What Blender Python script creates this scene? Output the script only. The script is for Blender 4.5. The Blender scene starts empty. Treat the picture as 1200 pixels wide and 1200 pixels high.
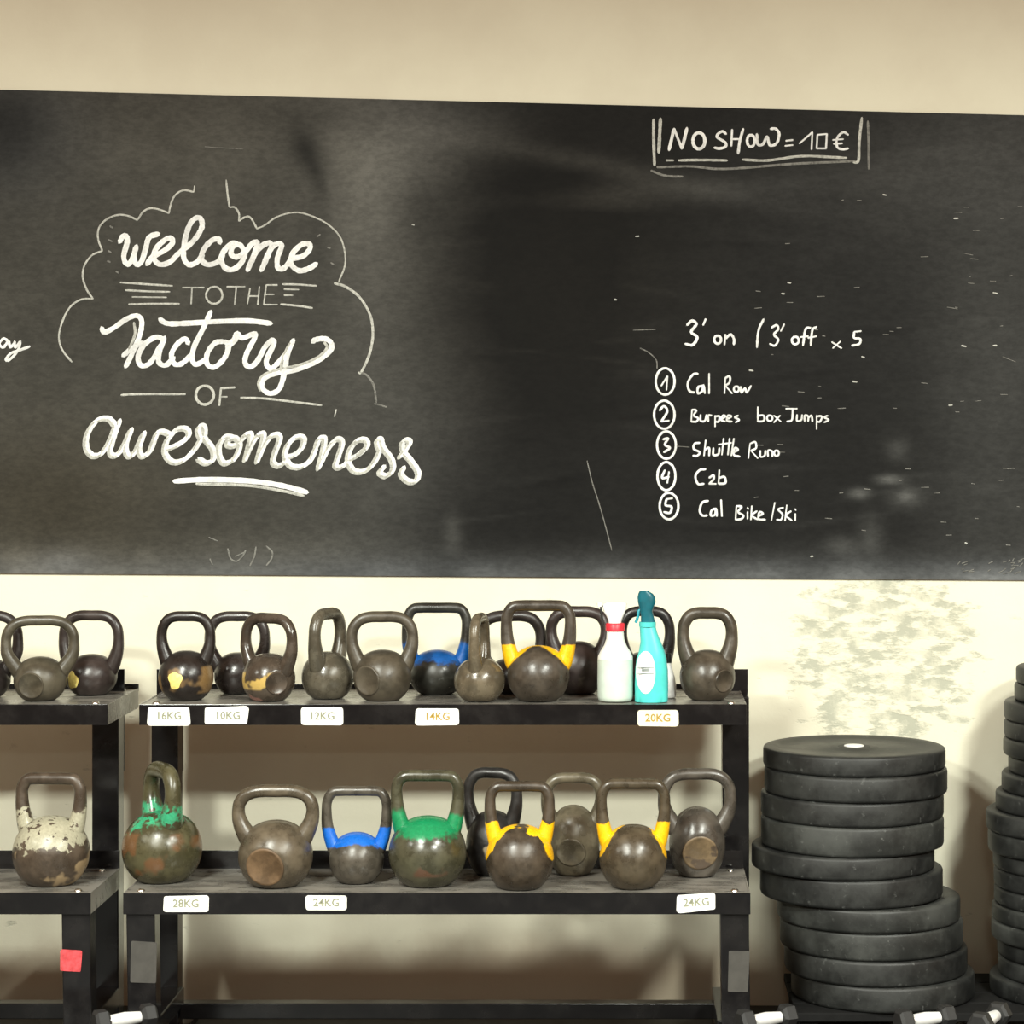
import bpy, bmesh, math, random
import numpy as np
from mathutils import Vector, Matrix
random.seed(7)
rng = np.random.default_rng(5)
SC = bpy.context.scene
COL = SC.collection

# ------------------------------------------------------------------ camera
F, VX, VY, EYE, WALL = 2800.0, 736.0, 510.0, 1.48, 6.2     # focal length (px), depth-line vanishing point, eye height, wall distance
cam = bpy.data.objects.new('camera', bpy.data.cameras.new('camera'))
COL.objects.link(cam)
cam.location = (0, -WALL, EYE)
cam.rotation_euler = (math.pi / 2, 0, 0)
cam.data.sensor_width = 36
cam.data.lens = F / 1200 * 36
cam.data.shift_x = (600 - VX) / 1200
cam.data.shift_y = -(600 - VY) / 1200
SC.camera = cam
# ------------------------------------------------------------------ world, lamps, exposure
w = bpy.data.worlds.new('world'); SC.world = w; w.use_nodes = True
w.node_tree.nodes['Background'].inputs[0].default_value = (1.0, 0.57, 0.34, 1)
w.node_tree.nodes['Background'].inputs[1].default_value = 0.32
LAMPS = [(-1.4, -3.12, 2.96, 125), (1.7, -3.12, 2.96, 125), (-4.0, -3.12, 2.96, 45), (3.6, -3.12, 2.96, 14),
         (-1.9, -5.1, 2.96, 310), (1.9, -5.1, 2.96, 310), (0.1, -9.0, 3.0, 60)]
for x, y, z, p in LAMPS:                       # ceiling panels in front of the wall, facing down
    l = bpy.data.lights.new('ceiling_panel_light', 'AREA')
    l.shape = 'RECTANGLE'; l.size = 0.55; l.size_y = 0.60; l.energy = p; l.color = (0.975, 1.0, 0.90)
    o = bpy.data.objects.new('ceiling_panel_light', l); COL.objects.link(o); o.location = (x, y, z)
SC.view_settings.view_transform = 'Standard'
SC.view_settings.look = 'None'
SC.view_settings.exposure = 0.14
SC.view_settings.gamma = 1
SC.view_settings.use_curve_mapping = False


def at(px, py, d):
    """photo pixel at distance d (metres from the camera plane) -> world point"""
    return Vector(((px - VX) * d / F, d - WALL, EYE - (py - VY) * d / F))


def lin(r, g, b):
    f = lambda c: c / 255 / 12.92 if c / 255 <= .04045 else ((c / 255 + .055) / 1.055) ** 2.4
    return (f(r), f(g), f(b), 1)

# ------------------------------------------------------------------ materials


class NT:
    def __init__(s, name):
        s.m = bpy.data.materials.new(name); s.m.use_nodes = True
        s.t = s.m.node_tree; s.b = s.t.nodes['Principled BSDF']
        s.co = s.t.nodes.new('ShaderNodeTexCoord').outputs['Object']

    def put(s, sock, v):
        if hasattr(v, 'is_linked') or hasattr(v, 'links'):
            s.t.links.new(v, sock)
        else:
            sock.default_value = v

    def math(s, op, a, b=0.0, c=None):
        n = s.t.nodes.new('ShaderNodeMath'); n.operation = op
        s.put(n.inputs[0], a); s.put(n.inputs[1], b)
        if c is not None: s.put(n.inputs[2], c)
        return n.outputs[0]

    def noise(s, scale, detail=4, rough=.6, vec=None, off=(0, 0, 0), sc=(1, 1, 1)):
        mp = s.t.nodes.new('ShaderNodeMapping'); s.t.links.new(vec or s.co, mp.inputs[0])
        mp.inputs['Location'].default_value = off; mp.inputs['Scale'].default_value = sc
        n = s.t.nodes.new('ShaderNodeTexNoise'); s.t.links.new(mp.outputs[0], n.inputs['Vector'])
        n.inputs['Scale'].default_value = scale; n.inputs['Detail'].default_value = detail
        n.inputs['Roughness'].default_value = rough
        return n.outputs['Fac']

    def ramp(s, v, a, b, lo=0.0, hi=1.0):
        n = s.t.nodes.new('ShaderNodeMapRange'); n.interpolation_type = 'SMOOTHSTEP'
        s.put(n.inputs[0], v)
        for i, q in zip((1, 2, 3, 4), (a, b, lo, hi)): n.inputs[i].default_value = q
        return n.outputs[0]

    def mix(s, f, a, b):
        n = s.t.nodes.new('ShaderNodeMix'); n.data_type = 'RGBA'
        s.put(n.inputs['Factor'], f); s.put(n.inputs['A'], a); s.put(n.inputs['B'], b)
        return n.outputs['Result']

    def bump(s, h, st=.3, dist=.002):
        n = s.t.nodes.new('ShaderNodeBump'); n.inputs['Strength'].default_value = st
        n.inputs['Distance'].default_value = dist
        s.t.links.new(h, n.inputs['Height']); s.t.links.new(n.outputs[0], s.b.inputs['Normal'])

    def xyz(s):
        n = s.t.nodes.new('ShaderNodeSeparateXYZ'); s.t.links.new(s.co, n.inputs[0])
        return n.outputs

    def done(s, col, rough=.5, metal=0.0, spec=.5):
        s.put(s.b.inputs['Base Color'], col); s.put(s.b.inputs['Roughness'], rough)
        s.b.inputs['Metallic'].default_value = metal
        s.b.inputs['Specular IOR Level'].default_value = spec
        return s.m


def plain(name, c, rough=.5, metal=0.0, var=.12, scale=30, spec=.5, bump=0.0):
    n = NT(name)
    nz = n.noise(scale)
    d = tuple(v * (1 - var) for v in c[:3]) + (1,)
    e = tuple(min(1, v * (1 + var)) for v in c[:3]) + (1,)
    if bump: n.bump(nz, bump)
    return n.done(n.mix(n.ramp(nz, .35, .65), d, e), rough, metal, spec)


IRON = lin(74, 67, 58)


def iron_mat(name, base=IRON, rough=.42, patches=(), band=None, seed=0):
    """cast iron, powder coated. patches: (colour, noise scale, threshold, zmin, zmax); band: dict of ragged paint left round the shoulders"""
    n = NT(name)
    base = tuple(v * .72 for v in base[:3]) + (1,)
    rough = rough - .06
    o = (seed * 3.7, seed * 1.3, seed * 2.1)
    nz = n.noise(22, 5, .65, off=o)
    fine = n.noise(160, 3, .6, off=o)
    col = n.mix(n.ramp(nz, .38, .66), tuple(v * .72 for v in base[:3]) + (1,), tuple(v * 1.35 for v in base[:3]) + (1,))
    x, y, z = n.xyz()
    for k, (pc, sc, th, z0, z1) in enumerate(patches):
        pn = n.noise(sc, 3, .5, off=(o[0] + 5 * k + 1, o[1], o[2] + k))
        mk = n.ramp(pn, th, th + .06)
        mk = n.math('MULTIPLY', mk, n.ramp(z, z0 - .004, z0 + .004))
        mk = n.math('MULTIPLY', mk, n.ramp(z, z1 - .004, z1 + .004, 1, 0))
        col = n.mix(mk, col, pc)
    if band:
        bn = n.noise(band.get('sc', 28), 4, .6, off=o)
        w_ = n.math('MULTIPLY', n.math('SUBTRACT', bn, .5), band.get('amp', .04))
        v = n.math('ADD', z, w_)
        v = n.math('ADD', v, n.math('MULTIPLY', n.math('ABSOLUTE', x), band.get('k', 0.0)))
        v = n.math('ADD', v, n.math('MULTIPLY', n.math('MULTIPLY', x, x), band.get('q', 0.0)))
        s_ = band.get('soft', .002)
        mk = n.ramp(v, band['z0'] - s_, band['z0'] + s_)
        up = n.math('ADD', z, n.math('MULTIPLY', w_, -.8))
        mk = n.math('MULTIPLY', mk, n.ramp(up, band['z1'] - s_, band['z1'] + s_, 1, 0))
        if band.get('chip'):
            mk = n.math('MULTIPLY', mk, n.ramp(n.noise(45, 3, .6, off=(o[0] + 9, 0, 0)), band['chip'], band['chip'] + .03))
        c = band['col']
        pc = n.mix(n.ramp(fine, .35, .7), tuple(q * .8 for q in c[:3]) + (1,), c)
        col = n.mix(mk, col, pc)
    n.bump(fine, .25, .001)
    return n.done(col, n.ramp(nz, .3, .7, rough - .08, rough + .1), .0, .6)


def paint_black():
    n = NT('gloss_black_rack_paint')
    nz = n.noise(14, 5, .6)
    n.bump(n.noise(120, 2), .05, .0005)
    return n.done(n.mix(n.ramp(nz, .4, .7), (.0065, .006, .0065, 1), (.013, .012, .012, 1)), n.ramp(nz, .3, .7, .13, .2), 0, .4)


def shelf_top():
    n = NT('grey_shelf_tray')
    nz = n.noise(9, 5, .65, sc=(1, 2.5, 1))
    return n.done(n.mix(n.ramp(nz, .38, .62), (.13, .122, .108, 1), (.22, .205, .18, 1)), n.ramp(nz, .3, .7, .2, .4), 0, .5)  # mottled grey for shelf tops and side rails, lighter than the front rails


def rubber(name, base, scuff, seed=0):
    n = NT(name)
    nz = n.noise(5, 6, .7, off=(seed, seed * 2, 0)); f = n.noise(60, 4, .6, off=(seed, 0, 3))
    c = n.mix(n.ramp(nz, .40, .70), base, scuff)
    c = n.mix(n.ramp(f, .62, .74), c, tuple(min(1, v * 1.5 + .02) for v in scuff[:3]) + (1,))
    n.bump(f, .2, .001)
    return n.done(c, n.ramp(nz, .3, .7, .42, .6), 0, .45)


def wall_mat():
    n = NT('cream_painted_plaster')
    big = n.noise(2.2, 5, .6); mid = n.noise(14, 5, .6, off=(3, 1, 2)); fine = n.noise(90, 3, .6)
    c = n.mix(n.ramp(big, .35, .65), (.78, .75, .60, 1), (.84, .82, .66, 1))
    # grey scuffs and flaked paint over the masonry, strongest right of the rack
    fl = n.noise(15, 5, .6, off=(1.7, 0, .4), sc=(1, 1, 2.1))
    x, y, z = n.xyz()
    dx = n.math('DIVIDE', n.math('SUBTRACT', x, .66), .26)
    dz = n.math('DIVIDE', n.math('SUBTRACT', z, .90), .27)
    r = n.math('ADD', n.math('MULTIPLY', dx, dx), n.math('MULTIPLY', dz, dz))
    near = n.ramp(r, .45, 1.5, 1, 0)
    th = n.math('ADD', n.math('MULTIPLY', near, .215), fl)
    mk = n.ramp(th, .64, .78)
    below = n.ramp(z, 1.10, 1.14, 1, 0)
    mk = n.math('MULTIPLY', mk, below)
    mk = n.math('MULTIPLY', mk, n.ramp(mid, .36, .56, .35, 1))
    c = n.mix(n.math('MULTIPLY', mk, .72), c, (.33, .35, .28, 1))
    # brown shade below the lower shelf, painted into the wall colour near the floor
    low = n.math('MULTIPLY', n.ramp(n.math('ADD', z, n.math('MULTIPLY', n.math('SUBTRACT', big, .5), .22)), .07, .19, 1, 0), .62)
    c = n.mix(low, c, (.42, .31, .21, 1))
    st = n.math('MULTIPLY', n.ramp(mid, .66, .74), below)
    c = n.mix(n.math('MULTIPLY', st, .35), c, (.5, .47, .36, 1))
    h = n.math('ADD', n.math('MULTIPLY', mk, -1.0), n.math('MULTIPLY', fine, .25))
    n.bump(h, .5, .003)
    return n.done(c, .62, 0, .3)


def chalk_mat(name, c, lo=.55):
    n = NT(name)
    f = n.noise(170, 3, .7); g = n.noise(25, 3, .6)
    v = n.math('MULTIPLY', n.ramp(f, .3, .6, lo, 1), n.ramp(g, .3, .6, .75, 1))
    return n.done(n.mix(v, (.06, .06, .055, 1), c), .9, 0, .1)


def vcol_mat(name, attr):
    n = NT(name)
    a = n.t.nodes.new('ShaderNodeVertexColor'); a.layer_name = attr
    f = n.noise(40, 6, .7, sc=(1, 1, 2)); g = n.noise(3.2, 6, .7)
    k = n.math('MULTIPLY', n.ramp(f, .3, .7, .82, 1.18), n.ramp(g, .3, .7, .85, 1.15))
    mm = n.t.nodes.new('ShaderNodeVectorMath'); mm.operation = 'SCALE'
    n.t.links.new(a.outputs['Color'], mm.inputs[0]); n.t.links.new(k, mm.inputs['Scale'])
    return n.done(mm.outputs[0], .6, 0, .12)


M = dict(
    black=paint_black(), tray=shelf_top(),
    steel=plain('bright_bolt_steel', (.75, .74, .70, 1), .25, 1.0, .05),
    chrome=plain('polished_steel', (.88, .88, .87, 1), .3, .35, .03),
    white_label=plain('white_label_tape', (.86, .86, .82, 1), .45, 0, .02),
    yellow_label=plain('label_tape_with_yellow_stain', (.86, .82, .62, 1), .45, 0, .05),
    ink=plain('faded_label_ink', lin(140, 142, 120), .7), ink_y=plain('faded_ochre_ink', lin(170, 140, 60), .7),
    tape=plain('grey_cloth_tape', lin(66, 64, 60), .6), pink=plain('red_faded_sticker', lin(205, 70, 75), .6, 0, .3, 60),
    gold=plain('pale_yellow_sticker', lin(250, 225, 130), .5, 0, .15, 120),
    chalk=chalk_mat('thick_white_chalk', (.96, .98, .97, 1), .8), chalk_thin=chalk_mat('thin_white_chalk', (.62, .63, .58, 1), .55),
    chalk_faint=chalk_mat('faint_rubbed_chalk', (.26, .26, .24, 1), .35),
    milky=plain('milky_white_plastic', (.84, .86, .82, 1), .35, 0, .02), liquid=plain('pale_green_liquid_behind_plastic', (.62, .72, .64, 1), .35, 0, .04),
    white=plain('white_plastic', (.88, .88, .86, 1), .35, 0, .02), red=plain('red_plastic_collar', lin(215, 45, 60), .4),
    teal=plain('turquoise_plastic', lin(80, 205, 200), .35, 0, .05), teal_dark=plain('dark_teal_plastic', lin(8, 92, 105), .35, 0, .15),
    teal_mid=plain('blue_green_plastic', lin(40, 150, 165), .35), dark_plastic=plain('dark_plastic', lin(35, 35, 35), .4),
    grey_print=plain('grey_print', lin(120, 135, 135), .6),
    wall=wall_mat(), floor=rubber('black_rubber_floor', (.010, .011, .010, 1), (.03, .034, .03, 1)),
    r1=rubber('black_bumper_rubber', (.009, .0095, .0092, 1), (.034, .036, .034, 1), 1),
    r2=rubber('scuffed_bumper_rubber', (.015, .016, .015, 1), (.050, .053, .049, 1), 4),
    dumb=plain('dark_grey_cast_dumbbell', lin(26, 26, 26), .6),
    timber=plain('black_painted_timber', (.008, .008, .008, 1), .8, spec=.15),
)

# ------------------------------------------------------------------ mesh helpers


def link(name, me, mat, parent=None, smooth=False):
    o = bpy.data.objects.new(name, me); COL.objects.link(o)
    if mat is not None: me.materials.append(mat)
    if parent is not None: o.parent = parent
    if smooth: me.shade_smooth()
    return o


def from_bm(name, bm, mat, parent=None, smooth=False, bevel=0.0):
    if bevel:
        bmesh.ops.bevel(bm, geom=list(bm.edges), offset=bevel, segments=2, profile=.6, affect='EDGES')
    bmesh.ops.recalc_face_normals(bm, faces=list(bm.faces))
    me = bpy.data.meshes.new(name); bm.to_mesh(me); bm.free()
    return link(name, me, mat, parent, smooth)


def box_bm(bm, x0, x1, y0, y1, z0, z1, leanx=0.0):
    c = [(x, y, z) for x in (x0, x1) for y in (y0, y1) for z in (z0, z1)]
    v = [bm.verts.new((x + (leanx if z == z0 else 0), y, z)) for x, y, z in c]
    for q in ((0, 1, 3, 2), (4, 6, 7, 5), (0, 4, 5, 1), (2, 3, 7, 6), (0, 2, 6, 4), (1, 5, 7, 3)):
        bm.faces.new([v[i] for i in q])


def box(name, x0, x1, y0, y1, z0, z1, mat, parent=None, bevel=.002, leanx=0.0):
    bm = bmesh.new(); box_bm(bm, x0, x1, y0, y1, z0, z1, leanx)
    return from_bm(name, bm, mat, parent, False, bevel)


def rings(name, rs, mat, parent=None, closed=False, cap=True, smooth=True):
    """loft through rings (lists of points)"""
    n = len(rs[0]); vs = [p for r in rs for p in r]; fs = []
    m = len(rs)
    for i in range(m if closed else m - 1):
        a, b = i * n, ((i + 1) % m) * n
        for j in range(n):
            k = (j + 1) % n
            fs.append((a + j, a + k, b + k, b + j))
    if cap and not closed:
        fs.append(tuple(reversed(range(n)))); fs.append(tuple(range((m - 1) * n, m * n)))
    me = bpy.data.meshes.new(name); me.from_pydata([tuple(v) for v in vs], [], fs)
    bm = bmesh.new(); bm.from_mesh(me); bmesh.ops.recalc_face_normals(bm, faces=list(bm.faces)); bm.to_mesh(me); bm.free()
    o = link(name, me, mat, parent, smooth)
    if smooth and hasattr(me, 'set_sharp_from_angle'): me.set_sharp_from_angle(angle=math.radians(50))
    return o


def lathe(name, prof, mat, parent=None, n=48, closed=False, sx=1, sy=1):
    rs = [[(r * sx * math.cos(2 * math.pi * j / n), r * sy * math.sin(2 * math.pi * j / n), z) for j in range(n)] for r, z in prof]
    return rings(name, rs, mat, parent, closed, cap=not closed)


def catmull(P, k=8, closed=False):
    P = [Vector(p) for p in P]
    if len(P) == 2: return P
    out = []
    Q = [P[0] * 2 - P[1]] + P + [P[-1] * 2 - P[-2]]
    for i in range(1, len(Q) - 2):
        a, b, c, d = Q[i - 1:i + 3]
        for j in range(k):
            t = j / k
            out.append(.5 * ((2 * b) + (c - a) * t + (2 * a - 5 * b + 4 * c - d) * t * t + (3 * b - a - 3 * c + d) * t ** 3))
    out.append(P[-1])
    return out


def tube(name, pts, rad, mat, parent=None, n=14, flat=1.0):
    """sweep round the path; rad a float or a function of t in 0..1"""
    T = []
    for i in range(len(pts)):
        T.append((pts[min(i + 1, len(pts) - 1)] - pts[max(i - 1, 0)]).normalized())
    up = Vector((0, 1, 0)) if abs(T[0].y) < .9 else Vector((1, 0, 0))
    rs = []
    for i, p in enumerate(pts):
        s = T[i].cross(up).normalized(); u = s.cross(T[i]).normalized()
        r = rad(i / (len(pts) - 1)) if callable(rad) else rad
        rs.append([p + s * r * math.cos(2 * math.pi * j / n) + u * r * flat * math.sin(2 * math.pi * j / n) for j in range(n)])
    return rings(name, rs, mat, parent)


def thing(name, label, cat, loc=(0, 0, 0), rz=0.0, group=None):
    o = bpy.data.objects.new(name, None); COL.objects.link(o)
    o.empty_display_size = .05
    o.location = loc; o.rotation_euler = (0, 0, rz)
    o['label'] = label; o['category'] = cat
    if group: o['group'] = group
    return o

# ================================================================== THE SETTING
def structure(o):
    o['kind'] = 'structure'; return o

wm = bmesh.new(); box_bm(wm, -3.6, 3.6, 0, .12, 0, 3.6)
structure(from_bm('wall_back', wm, M['wall']))
fm = bmesh.new(); box_bm(fm, -3.6, 3.6, -9.0, .12, -.06, 0)
structure(from_bm('floor', fm, M['floor']))

# ================================================================== CHALKBOARD
BD = WALL - .008        # front face of the board
XL, XR = -420, 1560     # it runs on past both edges of the photograph


def btop(x): return 105 + (x / 1200) * 30
def bbot(x): return 672 + (x / 1200) * 8


def blob(X, Y, x, y, sx, sy, a, rot=0.0):
    c, s = math.cos(math.radians(rot)), math.sin(math.radians(rot))
    u = ((X - x) * c + (Y - y) * s) / sx; v = (-(X - x) * s + (Y - y) * c) / sy
    return a * np.exp(-.5 * (u * u + v * v))


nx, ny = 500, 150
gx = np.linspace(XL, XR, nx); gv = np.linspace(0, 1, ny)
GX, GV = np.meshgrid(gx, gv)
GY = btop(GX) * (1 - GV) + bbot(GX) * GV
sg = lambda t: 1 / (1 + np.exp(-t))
D = .0095 + .041 * sg((505 - GX + 25 * np.sin(GY / 60)) / 26)                # lighter left half, darker right half
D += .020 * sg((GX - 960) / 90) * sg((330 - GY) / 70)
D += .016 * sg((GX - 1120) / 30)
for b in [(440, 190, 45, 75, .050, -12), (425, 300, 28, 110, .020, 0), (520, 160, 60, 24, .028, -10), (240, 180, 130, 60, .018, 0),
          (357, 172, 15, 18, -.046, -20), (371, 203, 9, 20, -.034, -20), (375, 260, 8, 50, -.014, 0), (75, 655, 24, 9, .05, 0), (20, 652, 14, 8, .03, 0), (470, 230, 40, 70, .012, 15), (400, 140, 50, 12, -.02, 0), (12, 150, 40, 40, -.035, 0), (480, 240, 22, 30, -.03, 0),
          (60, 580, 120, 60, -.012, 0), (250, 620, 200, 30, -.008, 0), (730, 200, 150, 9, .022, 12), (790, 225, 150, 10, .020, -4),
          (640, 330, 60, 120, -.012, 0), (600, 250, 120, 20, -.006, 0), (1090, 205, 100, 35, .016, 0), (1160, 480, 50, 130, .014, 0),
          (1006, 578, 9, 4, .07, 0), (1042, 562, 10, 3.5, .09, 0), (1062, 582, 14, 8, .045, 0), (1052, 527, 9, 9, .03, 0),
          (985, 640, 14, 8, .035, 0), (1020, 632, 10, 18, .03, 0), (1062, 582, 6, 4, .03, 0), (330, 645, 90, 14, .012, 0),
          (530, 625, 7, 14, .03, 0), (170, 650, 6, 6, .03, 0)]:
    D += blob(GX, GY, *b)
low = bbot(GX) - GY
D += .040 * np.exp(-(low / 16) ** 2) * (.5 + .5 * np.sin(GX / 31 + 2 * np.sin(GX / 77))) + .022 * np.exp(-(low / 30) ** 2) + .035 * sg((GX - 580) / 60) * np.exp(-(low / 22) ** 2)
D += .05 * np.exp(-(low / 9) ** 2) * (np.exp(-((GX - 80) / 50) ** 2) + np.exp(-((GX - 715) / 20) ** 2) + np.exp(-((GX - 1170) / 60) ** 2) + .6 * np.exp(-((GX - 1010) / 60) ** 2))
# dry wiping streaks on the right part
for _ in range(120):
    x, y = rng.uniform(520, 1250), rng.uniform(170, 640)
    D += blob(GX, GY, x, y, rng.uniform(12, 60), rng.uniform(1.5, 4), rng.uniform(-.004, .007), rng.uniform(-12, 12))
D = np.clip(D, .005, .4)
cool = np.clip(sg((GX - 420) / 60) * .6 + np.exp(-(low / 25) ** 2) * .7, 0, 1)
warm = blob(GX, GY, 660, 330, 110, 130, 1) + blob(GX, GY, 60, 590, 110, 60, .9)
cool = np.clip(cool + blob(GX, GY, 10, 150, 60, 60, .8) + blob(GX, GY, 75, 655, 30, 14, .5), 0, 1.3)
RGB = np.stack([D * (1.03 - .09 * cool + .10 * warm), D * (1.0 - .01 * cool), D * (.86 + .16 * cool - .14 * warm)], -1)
PX = (GX - VX) * BD / F; PZ = EYE - (GY - VY) * BD / F
front = np.stack([PX, np.full_like(PX, BD - WALL), PZ], -1).reshape(-1, 3)
back = front.copy(); back[:, 1] = -.0005
idx = np.arange(nx * ny).reshape(ny, nx)
q = np.stack([idx[:-1, :-1], idx[1:, :-1], idx[1:, 1:], idx[:-1, 1:]], -1).reshape(-1, 4)
rim = list(idx[0, :]) + list(idx[1:, -1]) + list(idx[-1, -2::-1]) + list(idx[-2:0:-1, 0])
verts = np.concatenate([front, back[rim]])
N0 = nx * ny
rq = [(rim[i], rim[(i + 1) % len(rim)], N0 + (i + 1) % len(rim), N0 + i) for i in range(len(rim))]
me = bpy.data.meshes.new('board')
me.from_pydata(verts.tolist(), [], q.tolist() + [tuple(int(a) for a in r) for r in rq])
ca = me.color_attributes.new('board_tone', 'FLOAT_COLOR', 'POINT')
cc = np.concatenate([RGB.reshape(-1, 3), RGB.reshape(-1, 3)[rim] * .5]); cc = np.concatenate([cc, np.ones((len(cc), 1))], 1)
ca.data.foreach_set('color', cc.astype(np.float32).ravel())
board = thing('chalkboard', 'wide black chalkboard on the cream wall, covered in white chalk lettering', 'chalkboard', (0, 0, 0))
link('board', me, vcol_mat('chalkboard_black', 'board_tone'), board)
SD = BD - .0012         # chalk lies on the board


def ribbon(V, Fc, P, wd, k=6, taper=.15):
    """one chalk stroke: a flat smoothed ribbon with rounded ends, px coordinates on the board"""
    pts = [Vector((p[0], p[1])) for p in P]
    pts = [Vector((p.x, p.y)) for p in catmull([Vector((p.x, p.y, 0)) for p in pts], k)]
    cl = []
    for p in pts:
        if not cl or (p - cl[-1]).length > .25: cl.append(p)
    if len(cl) < 2: return
    b = len(V); n = len(cl); h = wd / 2
    L = []; R = []
    for i, p in enumerate(cl):
        t = (cl[min(i + 1, n - 1)] - cl[max(i - 1, 0)])
        t = t.normalized() if t.length > 0 else Vector((1, 0))
        nn = Vector((-t.y, t.x))
        ww = h * (1 + random.uniform(-.10, .10))
        if i in (0, n - 1): ww *= .75
        L.append(p + nn * ww); R.append(p - nn * ww)
    t0 = (cl[0] - cl[1]).normalized() * h * .7; t1 = (cl[-1] - cl[-2]).normalized() * h * .7
    jit = random.uniform(0, .0003)
    def add(p, up=0.0):
        v = at(p.x, p.y, SD - jit - up); V.append((v.x, v.y, v.z)); return len(V) - 1
    li = [add(p) for p in L]; mi = [add(p, .0008) for p in cl]; ri = [add(p) for p in R]
    a = add(cl[0] + t0); z = add(cl[-1] + t1)
    for i in range(n - 1):
        Fc.append((li[i], li[i + 1], mi[i + 1], mi[i])); Fc.append((mi[i], mi[i + 1], ri[i + 1], ri[i]))
    Fc.append((a, li[0], mi[0])); Fc.append((a, mi[0], ri[0])); Fc.append((z, mi[-1], li[-1])); Fc.append((z, ri[-1], mi[-1]))


def ell(cx, cy, rx, ry, a0=-100, sweep=365, n=14):
    return [(cx + rx * math.cos(math.radians(a0 + sweep * i / n)), cy + ry * math.sin(math.radians(a0 + sweep * i / n))) for i in range(n + 1)]


def strokes(name, S, wd, mat, split=False, stuff=False):
    if split:
        for q in S: strokes(name, [q], wd, mat)
        return
    V, Fc = [], []
    for s in S:
        w_ = wd
        if isinstance(s, dict): w_ = s['w']; s = s['p']
        ribbon(V, Fc, s, w_)
    me = bpy.data.meshes.new(name); me.from_pydata(V, [], Fc)
    o = link(name, me, M[mat], board)
    if stuff: o['kind'] = 'stuff'
    return o


def seg(*a): return list(a)

strokes('chalk_cloud_outline', [
    [(228, 218), (227, 225)], [(227, 225), (215, 223), (205, 229), (200, 240), (198, 250)], [(198, 250), (188, 246), (177, 244), (168, 248), (161, 258)],
    [(161, 258), (150, 253), (138, 252), (125, 257), (116, 267), (115, 280), (120, 294)], [(120, 294), (108, 299), (99, 311), (97, 325), (102, 340), (109, 350)],
    [(109, 350), (95, 351), (82, 360), (73, 377), (69, 395), (73, 410), (84, 424)],
    [(265, 211), (267, 230), (269, 243)], [(269, 243), (275, 243), (280, 250), (280, 259)], [(280, 259), (286, 255), (292, 254), (297, 260), (301, 268)],
    {'p': [(301, 268), (310, 264), (325, 254), (345, 249), (362, 252), (383, 262), (398, 277), (404, 295), (404, 312), (397, 330)], 'w': 1.9},
    {'p': [(392, 332), (405, 336), (422, 349), (434, 370), (437, 392), (433, 415), (424, 435), (420, 437)], 'w': 3.0},
    [(394, 480), (392, 488)]], 2.2, 'chalk_thin', split=True)
strokes('chalk_cloud_outline', [[(421, 436), (430, 440), (438, 452), (441, 472)], [(439, 473), (453, 477)],
    [(129, 265), (132, 267)], [(127, 281), (131, 283)], [(127, 294), (130, 296)], [(126, 306), (129, 307)], [(136, 318), (139, 320)],
    [(372, 277), (375, 275)], [(384, 290), (387, 291)], [(388, 308), (391, 310)]], 2.6, 'chalk_faint', split=True)
strokes('chalk_word', [
    [(140, 284), (144, 277), (148, 277), (149, 284), (145, 300), (148, 309), (153, 307), (159, 293)],
    [(160, 288), (157, 300), (160, 310), (166, 306), (171, 290), (175, 278), (186, 274)],
    [(172, 310), (179, 301), (192, 294), (202, 285), (200, 279), (192, 282), (182, 293), (181, 304), (188, 310), (199, 307), (210, 296)],
    [(210, 296), (226, 283), (236, 268), (236, 258), (231, 255), (223, 262), (217, 280), (215, 300), (221, 310), (231, 307), (238, 298)],
    [(258, 285), (256, 280), (248, 282), (239, 292), (236, 303), (243, 310), (255, 307), (262, 298)],
    [(280, 287), (273, 285), (265, 291), (259, 302), (263, 313), (272, 316), (282, 309), (287, 297), (281, 287), (273, 289), (271, 298), (278, 301), (288, 295)],
    [(286, 298), (295, 286), (301, 284), (300, 292), (290, 317)], [(292, 312), (302, 293), (313, 285), (318, 287), (315, 297), (306, 317)],
    [(308, 312), (316, 294), (324, 286), (330, 288), (325, 303), (326, 314), (333, 314), (342, 303)],
    [(342, 303), (355, 300), (363, 292), (362, 286), (353, 287), (343, 297), (341, 309), (350, 317), (361, 315), (371, 309)]], 6.2, 'chalk')
strokes('chalk_word', [
    [(141, 331), (170, 333), (202, 335)], [(147, 340), (175, 341.5), (199, 342)], [(155, 348), (195, 348.5)], [(151, 356.5), (180, 356), (210, 356)],
    [(214, 337), (239, 337)], [(225, 337), (224, 356)], ell(251, 346, 9.5, 10), [(266, 336), (287, 336)], [(277, 336), (275, 357)],
    [(293, 338), (290, 356)], [(304, 336), (302, 357)], [(291, 347), (303, 347)], [(325, 334), (312, 334)], [(312, 334), (309, 357)], [(309, 357), (325, 357)], [(310, 345), (321, 345)],
    [(331, 333), (350, 333.5), (371, 335)], [(333, 339), (350, 339.5)], [(333, 346), (343, 346)], [(329, 356.5), (350, 358.5), (366, 361)]], 2.4, 'chalk_thin')
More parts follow.
